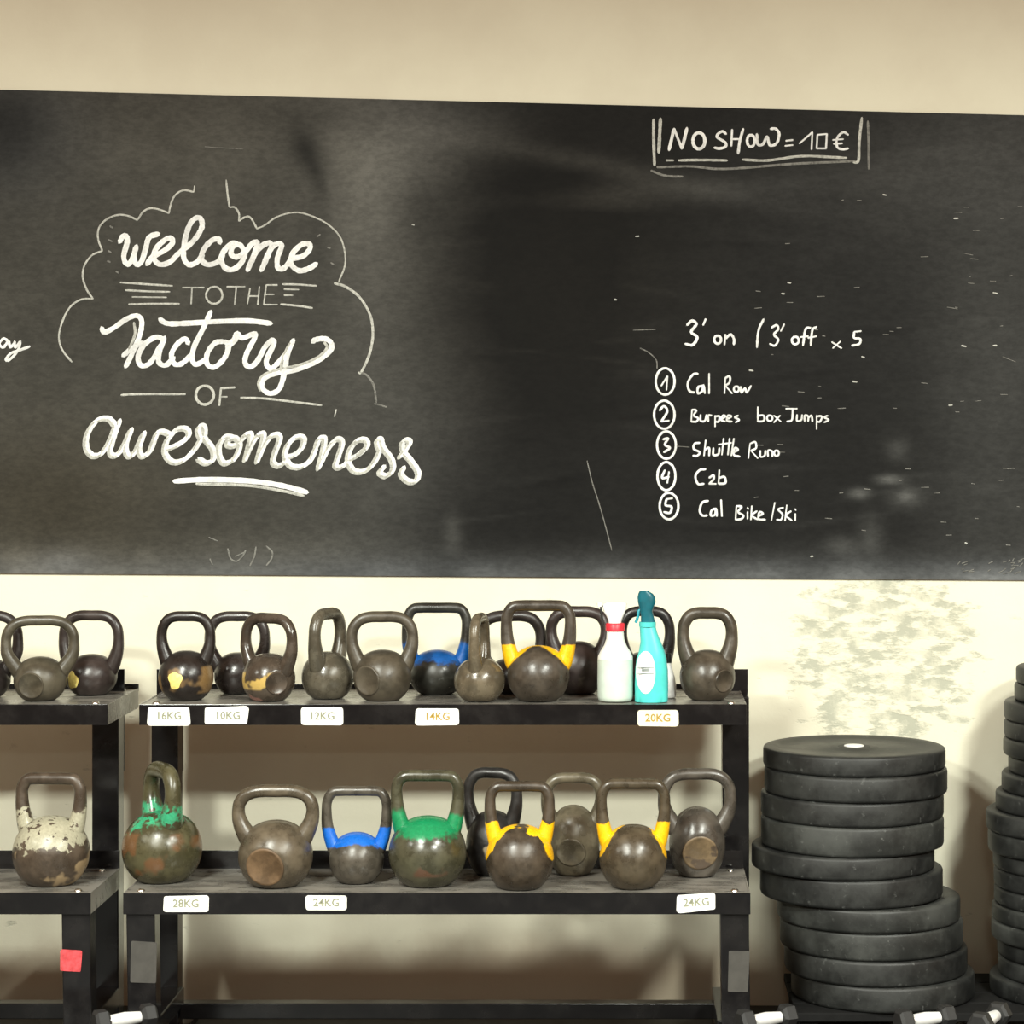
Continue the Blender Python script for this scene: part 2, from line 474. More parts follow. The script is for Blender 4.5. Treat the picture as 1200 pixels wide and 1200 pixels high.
strokes('chalk_word', [
    [(119, 384), (122, 389), (132, 385), (148, 374), (160, 370), (166, 376), (164, 392), (156, 412), (147, 430)], [(144, 417), (155, 408), (168, 401)],
    [(187, 374), (196, 379), (215, 379), (250, 377), (290, 376), (318, 379)],
    [(192, 398), (183, 395), (170, 403), (162, 417), (165, 428), (176, 425), (190, 402)], [(193, 395), (187, 412), (186, 424), (194, 428), (204, 419)],
    [(221, 403), (217, 397), (208, 403), (201, 415), (204, 426), (213, 426), (226, 414)],
    [(247, 365), (238, 385), (228, 405), (225, 420), (230, 427), (243, 420)],
    [(262, 400), (252, 402), (243, 414), (243, 427), (252, 430), (264, 418), (268, 404), (262, 400)],
    {'p': [(266, 406), (275, 398), (278, 390)], 'w': 7.5}, [(278, 390), (284, 396), (298, 391), (298, 397), (290, 412), (287, 424), (292, 430), (300, 425), (309, 410)],
    [(302, 424), (309, 409), (318, 399), (321, 403), (312, 423), (317, 432), (326, 425), (337, 412)],
    [(344, 398), (337, 415), (333, 438), (327, 456), (316, 461), (307, 454), (310, 443), (325, 437), (345, 434), (370, 424), (387, 411), (388, 402), (381, 397), (370, 398), (366, 401)]], 6.0, 'chalk')
strokes('chalk_word', [[(305, 458), (303, 448), (310, 439), (330, 432), (350, 428), (372, 419), (383, 408), (380, 401)], [(157, 378), (158, 392), (150, 412)], [(340, 402), (331, 420), (329, 436)]], 3.2, 'chalk_thin')
strokes('chalk_word', [[(142, 463), (160, 462), (217, 462)], {'p': ell(240, 463, 10.5, 11), 'w': 3.2}, {'p': [(275, 454), (259, 455)], 'w': 3.2}, {'p': [(259, 455), (257, 475)], 'w': 3.2}, [(258, 465), (266, 465)],
    [(282, 466), (310, 467), (345, 471), (377, 475)]], 2.6, 'chalk_thin')
AW = [
    [(137, 499), (128, 490), (115, 492), (104, 506), (102, 523), (109, 533), (119, 531), (129, 517), (136, 499)], [(141, 492), (134, 512), (130, 529), (137, 533), (146, 521), (154, 503)],
    [(155, 502), (148, 522), (152, 534), (160, 527), (169, 507)], [(170, 506), (164, 524), (168, 534), (177, 527), (184, 509), (190, 505), (200, 508)],
    [(196, 526), (212, 519), (222, 509), (219, 502), (208, 503), (197, 515), (194, 529), (202, 540), (215, 539), (228, 527), (238, 511)],
    [(236, 514), (233, 503), (238, 498), (241, 503), (241, 513), (250, 525), (251, 537), (243, 542), (233, 537)],
    [(276, 513), (266, 511), (258, 520), (258, 533), (264, 542), (275, 537), (282, 522), (277, 513), (269, 515), (268, 521), (277, 521), (286, 512)],
    [(284, 514), (291, 508), (295, 511), (288, 539)], [(289, 535), (298, 516), (306, 508), (310, 511), (302, 541)],
    [(303, 537), (312, 518), (322, 509), (329, 512), (323, 530), (321, 541), (328, 545), (336, 540)],
    [(336, 536), (348, 531), (356, 521), (356, 512), (347, 512), (338, 521), (335, 534), (342, 545), (354, 546), (365, 538), (371, 524)],
    [(371, 524), (375, 514), (381, 513), (380, 525), (374, 549)], [(376, 543), (386, 524), (396, 514), (402, 518), (397, 535), (394, 545), (400, 547), (409, 540)],
    [(410, 538), (421, 532), (431, 522), (429, 515), (420, 516), (411, 526), (409, 540), (416, 551), (429, 551), (440, 540), (447, 525)],
    [(446, 528), (443, 517), (447, 514), (450, 524), (460, 538), (461, 550), (453, 557), (446, 553), (451, 546)],
    [(469, 535), (474, 529), (481, 518), (477, 515), (472, 520), (475, 530), (483, 540), (491, 553), (488, 563), (479, 563), (471, 555), (474, 547)]]
strokes('chalk_word', [[(x - 2.6, y + 2.2) for x, y in s] for s in AW], 4.6, 'chalk_thin')
strokes('chalk_word', AW, 5.4, 'chalk')
strokes('chalk_underline', [{'p': [(230, 567), (290, 569), (330, 575), (356, 581)], 'w': 3.5}], 4, 'chalk_thin')
strokes('chalk_underline', [[(204, 564), (240, 562), (290, 563.5), (330, 569), (360, 577)]], 6.2, 'chalk')
strokes('chalk_word', [[(-40, 412), (-34, 398), (-30, 410)], [(-28, 400), (-24, 409), (-18, 400)], [(-12, 402), (-16, 408), (-9, 408), (-6, 398), (-5, 408)],
    [(9, 399), (4, 397), (-1, 403), (4, 407), (10, 400), (12, 407), (18, 401)], [(17, 400), (18, 407), (24, 400)], [(24, 400), (22, 408), (17, 416), (10, 422), (7, 421), (13, 414), (24, 410), (35, 406)]], 3.2, 'chalk')
strokes('chalk_mark', [[(245, 630), (255, 634)], [(246, 655), (249, 662)], [(267, 643), (270, 654), (277, 658), (284, 652), (288, 645)], [(276, 652), (287, 647)], [(300, 641), (298, 652), (293, 663)], [(312, 640), (319, 647), (318, 655), (312, 663)], ], 1.9, 'chalk_faint', split=True)
# --- the notice at top right
strokes('chalk_frame', [{'p': [(766, 140), (766, 165), (767, 194)], 'w': 3.4}, {'p': [(774, 139), (773, 160), (772, 179)], 'w': 4}, [(781, 188), (789, 188)], [(795, 188), (820, 187.5), (852, 188)],
    [(870, 187), (900, 188), (940, 183), (992, 185)], {'p': [(1010, 138), (1007, 165), (1006, 188), (1000, 190)], 'w': 3.2}], 3.0, 'chalk_thin')
strokes('chalk_frame', [[(1017, 142), (1018, 170), (1018, 198)], [(770, 196), (810, 195), (850, 198), (930, 192), (1002, 189)], [(763, 200), (780, 206), (800, 207)]], 2.8, 'chalk_faint')
strokes('chalk_word', [[(784, 176), (787, 163), (790, 151)], [(790, 151), (799, 174)], [(799, 174), (802, 163), (805, 150)], ell(819, 165, 7, 9.5)], 3.8, 'chalk')
strokes('chalk_word', [[(851, 157), (846, 154), (840, 160), (850, 167), (850, 172), (843, 174), (837, 173)], [(858, 152), (857, 171)], [(857, 163), (868, 163)], [(871, 151), (867, 165), (865, 180)], ell(880, 165, 4.5, 7, -90, 360, 10),
    [(887, 157), (888, 169), (894, 169), (899, 160), (902, 170), (910, 168), (913, 157), (909, 151), (903, 151)]], 3.2, 'chalk')
strokes('chalk_word', [[(921, 165), (929, 164)], [(920, 171), (929, 170)], [(937, 168), (952, 155)], [(952, 155), (951, 175)],
    [(958, 158), (969, 157)], [(969, 157), (968, 174)], [(968, 174), (957, 174)], [(957, 174), (958, 158)], [(994, 158), (988, 155), (981, 162), (981, 172), (987, 175), (994, 174)], [(976, 164), (988, 163)], [(977, 168.5), (987, 168)]], 2.8, 'chalk')
# --- the workout
W2 = 2.7
strokes('chalk_word', [{'p': [(805, 381), (811, 376), (816, 380), (810, 389), (817, 395), (812, 404), (803, 403)], 'w': 3.2}, [(827, 374), (824, 381)]], 2.9, 'chalk')
strokes('chalk_word', [ell(841, 398, 4, 4.8, -90, 360, 10), [(850, 392), (849, 404)], [(850, 397), (856, 392), (860, 397), (860, 404)]], 2.9, 'chalk')
strokes('chalk_word', [[(895, 374), (889, 387), (887, 407)], [(904, 384), (910, 381), (912, 386), (907, 392), (912, 398), (908, 405), (902, 403)], [(919, 380), (915, 388)], ell(932, 399, 4, 4.5, -90, 360, 10),
    [(950, 384), (944, 386), (941, 405)], [(938, 395), (947, 394)], [(957, 383), (952, 387), (950, 405)], [(947, 396), (957, 394)]], 2.7, 'chalk')
strokes('chalk_word', [[(975, 401), (986, 408)], [(985, 400), (976, 408)]], 2.6, 'chalk')
strokes('chalk_word', [[(1009, 388), (1001, 389)], [(1001, 389), (1001, 396), (1008, 397), (1007, 403), (998, 405)]], 2.6, 'chalk')
for cx, cy, rx, ry, dg in [(779.5, 447, 11, 15.5, [[(775, 452), (782, 441)], [(782, 441), (781, 457)]]), (778.5, 486, 12, 16.5, [[(773, 481), (778, 476), (782, 482), (775, 494)], [(775, 494), (784, 493)]]),
                           (781, 521.5, 11, 16, [[(777, 515), (783, 514), (779, 521), (785, 525), (778, 530)]]), (781, 558, 10.5, 16.5, [[(779, 551), (776, 560), (784, 559)], [(784, 553), (782, 566)]]),
                           (784, 593, 11, 15.5, [[(788, 584), (781, 585)], [(781, 585), (780, 592), (787, 594), (785, 601), (778, 600)]])]:
    strokes('chalk_circled_number', [ell(cx, cy, rx, ry, -70, 372)] + dg, W2, 'chalk')
strokes('chalk_word', [[(818, 438), (812, 439), (806, 449), (808, 458), (814, 460)], [(823, 452), (818, 454), (818, 461), (823, 458), (824, 451), (826, 461)], [(831, 438), (831, 461)]], W2, 'chalk')
strokes('chalk_word', [[(849, 461), (850, 443)], [(850, 443), (855, 441), (855, 448), (850, 452)], [(850, 452), (858, 461)], ell(863, 456, 3, 3.5, -90, 360, 8), [(868, 453), (869, 460), (873, 455), (875, 460), (880, 452)]], 2.4, 'chalk')
strokes('chalk_word', [[(811, 480), (810, 494)], [(811, 480), (816, 481), (813, 487), (818, 490), (816, 494), (810, 494)], [(821, 486), (821, 493), (826, 493), (828, 486)], [(830, 494), (830, 487), (834, 487)],
    [(838, 487), (838, 500)], [(838, 488), (843, 488), (842, 494), (838, 494)], [(846, 491), (850, 488), (847, 487), (845, 492), (850, 494)], [(853, 491), (857, 488), (853, 487), (852, 493), (858, 494)], [(865, 487), (861, 489), (866, 492), (862, 495)]], 2.3, 'chalk')
strokes('chalk_word', [[(888, 477), (888, 494)], [(888, 494), (895, 493), (895, 487), (889, 487)], ell(902, 490, 3.2, 3.5, -90, 360, 8), [(907, 487), (915, 494)], [(914, 487), (907, 495)]], 2.3, 'chalk')
strokes('chalk_word', [[(921, 479), (934, 479)], [(929, 479), (928, 492), (922, 494)], [(934, 486), (934, 493), (939, 492), (940, 486)], [(943, 494), (943, 487), (947, 488), (947, 494)], [(947, 490), (951, 487), (952, 494)],
    [(957, 487), (957, 503)], [(957, 488), (963, 488), (961, 494), (957, 494)], [(970, 487), (966, 489), (971, 492), (966, 495)]], 2.2, 'chalk')
strokes('chalk_word', [[(820, 519), (814, 520), (813, 526), (820, 530), (817, 534), (812, 534)], [(827, 516), (825, 534)], [(826, 527), (831, 525), (831, 534)], [(836, 525), (836, 533), (842, 532), (843, 525)],
    [(848, 514), (846, 533)], [(842, 521), (857, 519)], [(855, 514), (853, 533)], [(860, 514), (857, 534)], [(860, 530), (865, 527), (861, 525), (860, 533), (867, 535)]], 2.5, 'chalk')
strokes('chalk_word', [[(877, 537), (879, 520)], [(879, 520), (885, 518), (886, 525), (880, 528)], [(880, 528), (888, 537)], [(891, 528), (891, 535), (896, 534), (897, 528)], [(900, 535), (900, 528), (905, 529), (905, 535)], ell(910, 531, 2.8, 3.4, -90, 360, 8)], 2.2, 'chalk')
strokes('chalk_word', [[(827, 550), (820, 551), (815, 558), (818, 567), (825, 567)], [(831, 560), (836, 557), (836, 562), (831, 567)], [(831, 567), (839, 567)], [(843, 551), (842, 567)], [(842, 567), (850, 566), (849, 559), (843, 560)]], 2.6, 'chalk')
strokes('chalk_word', [[(830, 587), (823, 589), (820, 598), (823, 604), (829, 604)], [(839, 596), (834, 598), (833, 604), (838, 603), (839, 596), (840, 605)], [(845, 586), (846, 605)]], W2, 'chalk')
strokes('chalk_word', [[(863, 593), (862, 609)], [(863, 593), (869, 594), (865, 600), (871, 604), (869, 608), (862, 609)], [(876, 600), (876, 608)], [(876, 595), (877, 596.5)], [(881, 593), (880, 609)], [(887, 599), (881, 604), (888, 609)], [(889, 605), (894, 602), (890, 600), (889, 608), (897, 609)]], 2.4, 'chalk')
strokes('chalk_word', [[(908, 589), (904, 610)], [(918, 595), (912, 597), (917, 603), (915, 609), (910, 609)], [(922, 592), (920, 610)], [(927, 599), (921, 604), (928, 610)], [(932, 602), (932, 610)], [(932, 596.5), (932.5, 598)]], 2.2, 'chalk')
sp = []
for x, y in [(745, 277), (720, 351), (923, 331), (916, 344), (1118, 256), (1164, 343), (1127, 405), (1010, 418), (1112, 475), (999, 447), (878, 434), (1131, 636), (950, 652), (1164, 405), (1035, 228), (483, 263)]:
    sp.append([(x, y), (x + random.uniform(2, 5), y + random.uniform(-.5, 1.2))])
strokes('chalk_speck', sp, 2.4, 'chalk_thin', stuff=True)
sp = [[(742, 387), (768, 386)], [(688, 540), (694, 565), (702, 590), (710, 618), (717, 645)], [(750, 408), (760, 413), (769, 422), (770, 432)], [(793, 523), (808, 524)],
      [(1175, 418), (1190, 424)], [(1110, 360), (1122, 362)], [(1130, 297), (1140, 299)], [(1137, 303), (1146, 304)], [(240, 172), (285, 175)]]
for _ in range(60):
    x, y = random.uniform(880, 1195), random.uniform(230, 640)
    sp.append([(x, y), (x + random.uniform(2, 9), y + random.uniform(-.8, .8))])
for _ in range(25):
    x = random.uniform(1120, 1195); y = random.uniform(655, 674)
    sp.append([(x, y), (x + random.uniform(2, 8), y - random.uniform(0, 5))])
strokes('chalk_speck', sp, 1.3, 'chalk_faint', stuff=True)

# ================================================================== RACKS
ZU = EYE - .641          # top of the upper shelf
ZL = EYE - 1.055         # top of the lower shelf
UF, UB, LF, LB = 5.68, 6.045, 5.50, 5.82     # front and back distances of the upper and lower shelf


def text_mesh(s, size, mat, parent, loc, rot=0.0, name='lettering'):
    cu = bpy.data.curves.new('t', 'FONT'); cu.body = s; cu.size = size; cu.align_x = 'CENTER'; cu.align_y = 'CENTER'; cu.resolution_u = 2
    cu.offset = size * .02
    t = bpy.data.objects.new('t', cu); COL.objects.link(t)
    bpy.context.view_layer.update()
    me = bpy.data.meshes.new_from_object(t.evaluated_get(bpy.context.evaluated_depsgraph_get()))
    bpy.data.objects.remove(t); bpy.data.curves.remove(cu)
    me.transform(Matrix.Rotation(math.pi / 2, 4, 'X'))
    o = link(name, me, mat, parent); me.materials.clear(); me.materials.append(mat)
    o.location = loc; o.rotation_euler = (0, rot, 0)
    return o


def rounded_plate(name, w_, h_, th, r, mat, parent, loc, rot=0.0):
    """upright rounded rectangle facing -Y with ragged hand-cut corners"""
    ol = []
    for cx, cz, a in ((w_ / 2 - r, h_ / 2 - r, 0), (-w_ / 2 + r, h_ / 2 - r, 90), (-w_ / 2 + r, -h_ / 2 + r, 180), (w_ / 2 - r, -h_ / 2 + r, 270)):
        rr = r * random.uniform(.6, 1.25)
        for k in range(5):
            t = math.radians(a + 22.5 * k); ol.append((cx + rr * math.cos(t), cz + rr * math.sin(t)))
    rs = [[(x, -y, z) for x, z in ol] for y in (0, th)]
    o = rings(name, rs, mat, parent, smooth=False)
    o.location = loc; o.rotation_euler = (0, rot, 0)
    return o


def make_rack(label, x0, x1, ro):
    """x0, x1: world X of the rack's two ends"""
    root = thing('kettlebell_rack', label, 'rack', ((x0 + x1) / 2, (UF + LB) / 2 - WALL, 0))
    ox, oy = root.location.x, root.location.y
    X0, X1 = x0 - ox, x1 - ox
    Y = lambda d: d - WALL - oy
    lip = .048
    for nm, zf, df, db in (('upper_shelf', ZU, UF, UB), ('lower_shelf', ZL, LF, LB)):
        sh = box(nm, X0 + .004, X1 - .004, Y(df) + .004, Y(db) - .004, zf - .006, zf, M['tray'], root, .0012)
        box('front_rail', X0, X1, Y(df), Y(df) + .004, zf - lip, zf + .001, M['black'], sh, .0008)
        box('back_rail', X0, X1, Y(db) - .004, Y(db), zf - .006, zf + (.044 if nm == 'lower_shelf' else .012), M['black'], sh, .0008)
        for xe in (X0, X1 - .004):
            box('side_rail', xe, xe + .004, Y(df) + .004, Y(db) - .004, zf - lip, zf + .001, M['tray'], sh, .0008)
        for xb in (X0 + .035, X1 - .035):
            for yb in (Y(df) + .03, Y(db) - .035):
                b = lathe('bolt', [(.0001, .0055), (.006, .0048), (.009, .0020), (.0095, 0)], M['steel'], sh, 14)
                b.location = (xb, yb, zf + .0003)
    pw = .066
    for xe, s in ((X0, 1), (X1 - pw, -1)):
        s_ = .004 * s
        box('rear_post', xe + ro * s, xe + ro * s + pw, Y(UB) - .130, Y(UB) - .065, .02, ZU - .007, M['black'], root, .003)
        box('upper_bracket', xe + ro * s, xe + ro * s + pw, Y(UB) - .063, Y(UB) - .055, ZU - .2, ZU + .055, M['black'], root, .001)
        fp = box('front_post', xe + .004 * s, xe + .004 * s + pw, Y(LF) + .010, Y(LF) + .070, .02, ZL - .007, M['black'], root, .003, leanx=.006)
        box('side_foot_bar', xe + .008 * s, xe + .008 * s + pw - .01, Y(LF) + .072, Y(UB) - .132, .07, .115, M['black'], root, .003)
        box('foot', xe + .004 * s, xe + .01 * s + pw, Y(LF) - .01, Y(UB) - .0, 0, .02, M['black'], root, .003)
        box('shelf_strut', xe + .012 * s, xe + .012 * s + .02, Y(LB) + .002, Y(UB) - .132, ZL - .045, ZL - .01, M['black'], root, .001)
    box('cross_bar', X0 + .049, X1 - .049, Y(UB) - .115, Y(UB) - .075, .03, .07, M['black'], root, .003)
    return root, X0, X1, ox, oy


XA, XB = at(165, 0, UF).x, at(868, 0, UF).x
rack, RX0, RX1, rox, roy = make_rack('black two-tier steel kettlebell rack below the board, white weight labels on its rails', XA - .004, XB + .014, -.018)
XC = at(126, 0, UF).x
rack2, SX0, SX1, sox, soy = make_rack('black two-tier kettlebell rack cut by the left edge, red sticker on its front post', XC - 1.44, XC, .024)


def weight_label(px0, px1, py0, py1, d, txt, mat='white_label', ink='ink', rot=0.0, tx=0.0):
    p = at((px0 + px1) / 2, (py0 + py1) / 2, d)
    s = d / F
    loc = (p.x - rox, d - WALL - roy - .0006, p.z)
    o = rounded_plate('weight_label', (px1 - px0) * s, (py1 - py0) * s, .0008, .007, M[mat], rack, loc, rot)
    text_mesh(txt, .0255, M[ink], o, (tx, -.0012, 0))
    return o


weight_label(173, 223, 828, 850, UF, '16KG')
weight_label(239, 291, 828, 849.5, UF, '10KG', tx=.004)
weight_label(353, 402, 829, 849.5, UF, '12KG')
weight_label(487, 538, 830, 849.5, UF, '14KG', ink='ink_y')
yl = weight_label(747, 795, 832, 851, UF, '20KG', mat='yellow_label', ink='ink_y', rot=.0)
yl['label'] = 'label yellowed at its left end'
weight_label(191, 245, 1049, 1069, LF, '28KG')
weight_label(358, 407, 1049, 1067, LF, '24KG')
weight_label(793, 839, 1047, 1068, LF, '24KG', rot=-.06)
for px0, px1, py0, py1 in ((153, 184, 1103, 1152), (853, 878, 1114, 1163)):
    p = at((px0 + px1) / 2, (py0 + py1) / 2, LF + .009); s = LF / F
    o = rounded_plate('tape_patch', (px1 - px0) * s, (py1 - py0) * s, .001, .004, M['tape'], rack, (p.x - rox, p.y - roy + .0002, p.z), .03)
    o['label'] = 'grey tape patch'
p = at(83, 1126, LF + .009)
o = rounded_plate('sticker', 25 * LF / F, 25 * LF / F, .001, .004, M['pink'], rack2, (p.x - sox, p.y - soy + .0002, p.z), .05)
o['label'] = 'faded red sticker'

# ================================================================== KETTLEBELLS


def kettlebell(label, shelf, cx, d, bw, yt, hx, ht, t=12, style='round', yaw=0.0, mat=None, disc=None, sticker=None, dmat=None, group=None, flare=None, tilt=0.0):
    """cx body centre px; d distance; bw body width px; yt body top px; hx handle outer width px (seen square on); ht handle top px; t handle thickness px"""
    zs = {'u': ZU, 'l': ZL}[shelf]
    s = d / F
    R = bw * s / 2
    ztop = EYE - (yt - VY) * s
    hb = ztop - zs
    p = at(cx, 0, d)
    root = thing('kettlebell', label, 'kettlebell', (p.x, d - WALL, zs + .0015), math.radians(yaw), group)
    a = hb * .545; zc = hb - a
    th0 = math.asin(min(1, zc / a))
    prof = [(.0005, .0022), (R * .42, .0022), (R * .46, 0)]
    for i in range(37):
        th = -th0 * .985 + (math.pi / 2 + th0 * .985) * i / 36
        c = max(math.cos(th), 0.0)
        r = R * (c ** .90)
        prof.append((max(r, .0004), zc + a * math.sin(th)))
    body = lathe('body', prof, mat, root, 64)
    # handle
    H = EYE - (ht - VY) * s - zs
    hw = hx * s / 2 - t * s / 2
    tr = t * s / 2
    zt = H - tr
    e = {'round': .74, 'square': .80, 'narrow': .84}[style]
    xe = min(e * hw, R * .80)
    ze = zc + a * math.sqrt(max(0, 1 - (xe / R) ** 2)) - .012
    Hh = zt - ze
    if style == 'round':
        half = [(0, 1), (.42, .995), (.74, .93), (.95, .76), (1.0, .54), (.94, .30), (None, 0)]
    elif style == 'square':
        half = [(0, 1), (.50, 1), (.80, .975), (.965, .84), (1.0, .66), (.955, .34), (None, 0)]
    else:
        half = [(0, 1), (.5, 1), (.84, .97), (.985, .83), (.985, .66), (.93, .34), (None, 0)]
    pts = [Vector((xe if u is None else u * hw, 0, ze + v * Hh)) for u, v in half]
    pts.append(Vector((min(xe * .72, R * .5), 0, ze - .022)))
    full = [Vector((-q.x, 0, q.z)) for q in reversed(pts)] + pts[1:]
    full = catmull(full, 6)
    rr = lambda u: tr * (1 + .62 * (min(1, max(0, abs(2 * u - 1) - .52) / .36)) ** 1.6 - .5 * max(0, abs(2 * u - 1) - .88) / .12)
    tube('handle', full, rr, mat, root, 18)
    C = Vector((0, 0, zc))
    if disc:
        dx, dz, r = (v * s for v in disc)
        dirv = Vector((dx / R, -math.sqrt(max(.05, 1 - (dx / R) ** 2 - (dz / a) ** 2)), dz / a)).normalized()
        dirv = Matrix.Rotation(-math.radians(yaw), 3, 'Z') @ dirv
        surf = 1 / math.sqrt((dirv.x ** 2 + dirv.y ** 2) / R ** 2 + dirv.z ** 2 / a ** 2)
        h0 = surf - r * r / (2 * R)
        for v in body.data.vertices:
            e_ = (v.co - C).dot(dirv) - (h0 - .0008)
            if e_ > 0: v.co -= dirv * e_
        o = lathe('face_disc', [(r * 1.03, -.006), (r * 1.03, .0006), (r * .98, .0022), (r * .90, .0020), (r * .84, .0006), (.0005, .0006)] or [(r * 1.04, -.01), (r * 1.04, r * r / (2 * R) + .002), (r * .97, r * r / (2 * R) + .0042), (r * .86, r * r / (2 * R) + .0040), (r * .80, r * r / (2 * R) + .0031), (.0005, r * r / (2 * R) + .0031)], dmat or mat, root, 32)
        o.location = C + dirv * h0
        o.rotation_euler = dirv.to_track_quat('Z', 'Y').to_euler()
        o['label'] = 'flat round face on the ball' if not dmat else 'worn rusty round face on the ball'
    if sticker:
        dx, dz, rx, rz_ = (v * s for v in sticker[:4])
        V = []; rsn = 5; nn = 20
        rs = []
        yr = Matrix.Rotation(-math.radians(yaw), 3, 'Z')
        ph = random.uniform(0, 6)
        for k in range(rsn, -1, -1):
            ring = []
            for j in range(nn):
                an = 2 * math.pi * j / nn
                wob = 1 + .12 * math.sin(3 * an + ph) + .08 * math.sin(5 * an)
                x = dx + rx * k / rsn * math.cos(an) * wob + (1e-5 * math.cos(an) if k == 0 else 0)
                z = dz + rz_ * k / rsn * math.sin(an) * wob + (1e-5 * math.sin(an) if k == 0 else 0)
                q = max(.02, 1 - (x / R) ** 2 - (z / a) ** 2)
                y = -R * q ** .5
                v = Vector((x, y, z)) * 1.0
                f = 1.012 + (.010 if k < rsn else 0)
                ring.append(yr @ Vector((x * f, y * f, z * f)) + C)
            rs.append(ring)
        o = rings('sticker', rs, sticker[4], root)
        o['label'] = sticker[5]
    return root


G = {'u': 'kettlebells on the upper shelf of the middle rack', 'l': 'kettlebells on the lower shelf of the middle rack',
     'lu': 'kettlebells on the left rack'}
blue = lin(25, 105, 205); green = lin(25, 135, 85); yellow = lin(255, 195, 20)
dark = lin(52, 46, 44); greyi = lin(98, 92, 78)
gold = M['gold']
# --- left rack, upper shelf
kettlebell('dark kettlebell cut off by the left edge, upper shelf of left rack', 'u', -17, 5.84, 58, 770, 88, 716, 12, mat=iron_mat('iron_a', dark, seed=1), group=G['lu'])
kettlebell('grey-green kettlebell with round flat face, upper shelf of left rack, handle overlapping its neighbour', 'u', 47, 5.78, 61, 770, 90, 722, 12, yaw=8, mat=iron_mat('iron_b', lin(86, 80, 66), seed=2), disc=(-5, -4, 15), group=G['lu'])
kettlebell('dark brown kettlebell with oval yellow sticker at right end of the left rack', 'u', 107, 5.90, 60, 767, 78, 716, 12, yaw=-6, mat=iron_mat('iron_c', lin(64, 55, 52), seed=3), sticker=(-16, -3, 7, 10, gold, 'oval pale yellow sticker'), group=G['lu'])
# --- middle rack, upper shelf
kettlebell('black kettlebell with worn brown front and yellow blob, leftmost on the upper shelf', 'u', 218, 5.79, 64, 763, 69, 717, 12, mat=iron_mat('iron_d', lin(42, 36, 33), .38, [(lin(120, 95, 60), 11, .42, .018, .082)], seed=4), sticker=(-7, -1, 8, 10, gold, 'pale yellow blob'), group=G['u'])
kettlebell('dark kettlebell behind, between black one with yellow blob and gold-chipped one', 'u', 278, 5.93, 54, 765, 77, 717, 12, yaw=0, mat=iron_mat('iron_e', lin(58, 52, 50), .32, seed=5), group=G['u'])
kettlebell('small kettlebell with chipped gold and pink paint, handle turned partly sideways', 'u', 315, 5.77, 62, 766, 84, 719, 12.5, yaw=-33, mat=iron_mat('iron_f', lin(80, 70, 60), .3, [(lin(190, 160, 90), 16, .52, .03, .07), (lin(150, 110, 100), 14, .55, 0, .035)], seed=6), disc=(14, -3, 13), group=G['u'])
kettlebell('grey kettlebell seen handle edge-on, upper shelf, left of the round-faced grey one', 'u', 384, 5.82, 61, 764, 72, 713, 14, yaw=66, mat=iron_mat('iron_g', greyi, .33, seed=7), group=G['u'])
kettlebell('large grey kettlebell with round flat face, upper shelf, in front of the blue one', 'u', 448, 5.78, 68, 762, 84, 717, 13, yaw=5, mat=iron_mat('iron_h', lin(84, 77, 64), seed=8), disc=(-17, -2, 17), group=G['u'])
kettlebell('blue-topped kettlebell at the back of the upper shelf with squared dark handle', 'u', 512, 5.92, 66, 762, 82, 707, 12, 'square', mat=iron_mat('iron_i', lin(52, 52, 46), .4, band=dict(col=lin(20, 95, 175), z0=.080, z1=.128, amp=.06, k=.1, soft=.006), seed=9), group=G['u'])
kettlebell('small shiny grey kettlebell seen handle edge-on, right of the blue-topped one', 'u', 562, 5.765, 60, 771, 64, 719, 12, yaw=80, mat=iron_mat('iron_j', lin(110, 100, 82), .28, seed=10), group=G['u'])
kettlebell('black kettlebell hidden behind the yellow-shouldered one on the upper shelf', 'u', 598, 5.94, 54, 772, 86, 716, 13, yaw=12, mat=iron_mat('iron_k', dark, seed=11), group=G['u'])
kettlebell('kettlebell with yellow paint around its handle roots, upper shelf beside the spray bottles', 'u', 631, 5.77, 73, 757, 88, 704, 13, 'square', mat=iron_mat('iron_l', lin(76, 68, 58), .38, band=dict(col=yellow, z0=.130, z1=.134, amp=.020, q=10, sc=20), seed=12), group=G['u'])
kettlebell('dark purplish kettlebell at the back, just left of the white spray bottle', 'u', 678, 5.93, 62, 752, 78, 711, 13, yaw=-8, mat=iron_mat('iron_m', lin(66, 56, 54), .42, [(lin(90, 84, 74), 15, .55, 0, .1)], seed=13), group=G['u'])
kettlebell('black kettlebell hidden behind the two spray bottles', 'u', 757, 5.93, 62, 764, 68, 711, 12, yaw=0, mat=iron_mat('iron_n', lin(44, 42, 42), .4, seed=14), group=G['u'])
kettlebell('grey-brown kettlebell with round face turned right, rightmost on the upper shelf', 'u', 829, 5.79, 65, 762, 71, 712, 14, yaw=-4, mat=iron_mat('iron_o', lin(82, 74, 62), .4, seed=15), disc=(20, -3, 13), group=G['u'])
# --- left rack, lower shelf
kettlebell('large kettlebell with peeling cream paint on the lower shelf of left rack', 'l', 60, 5.62, 89, 957, 84, 906, 14, 'square', yaw=-4, mat=iron_mat('iron_p', lin(84, 72, 60), .4, [(lin(150, 130, 100), 12, .53, .0, .085)], dict(col=lin(168, 164, 142), z0=.098, z1=.174, amp=.12, k=.12, chip=.40, soft=.004), seed=16), group=G['lu'])
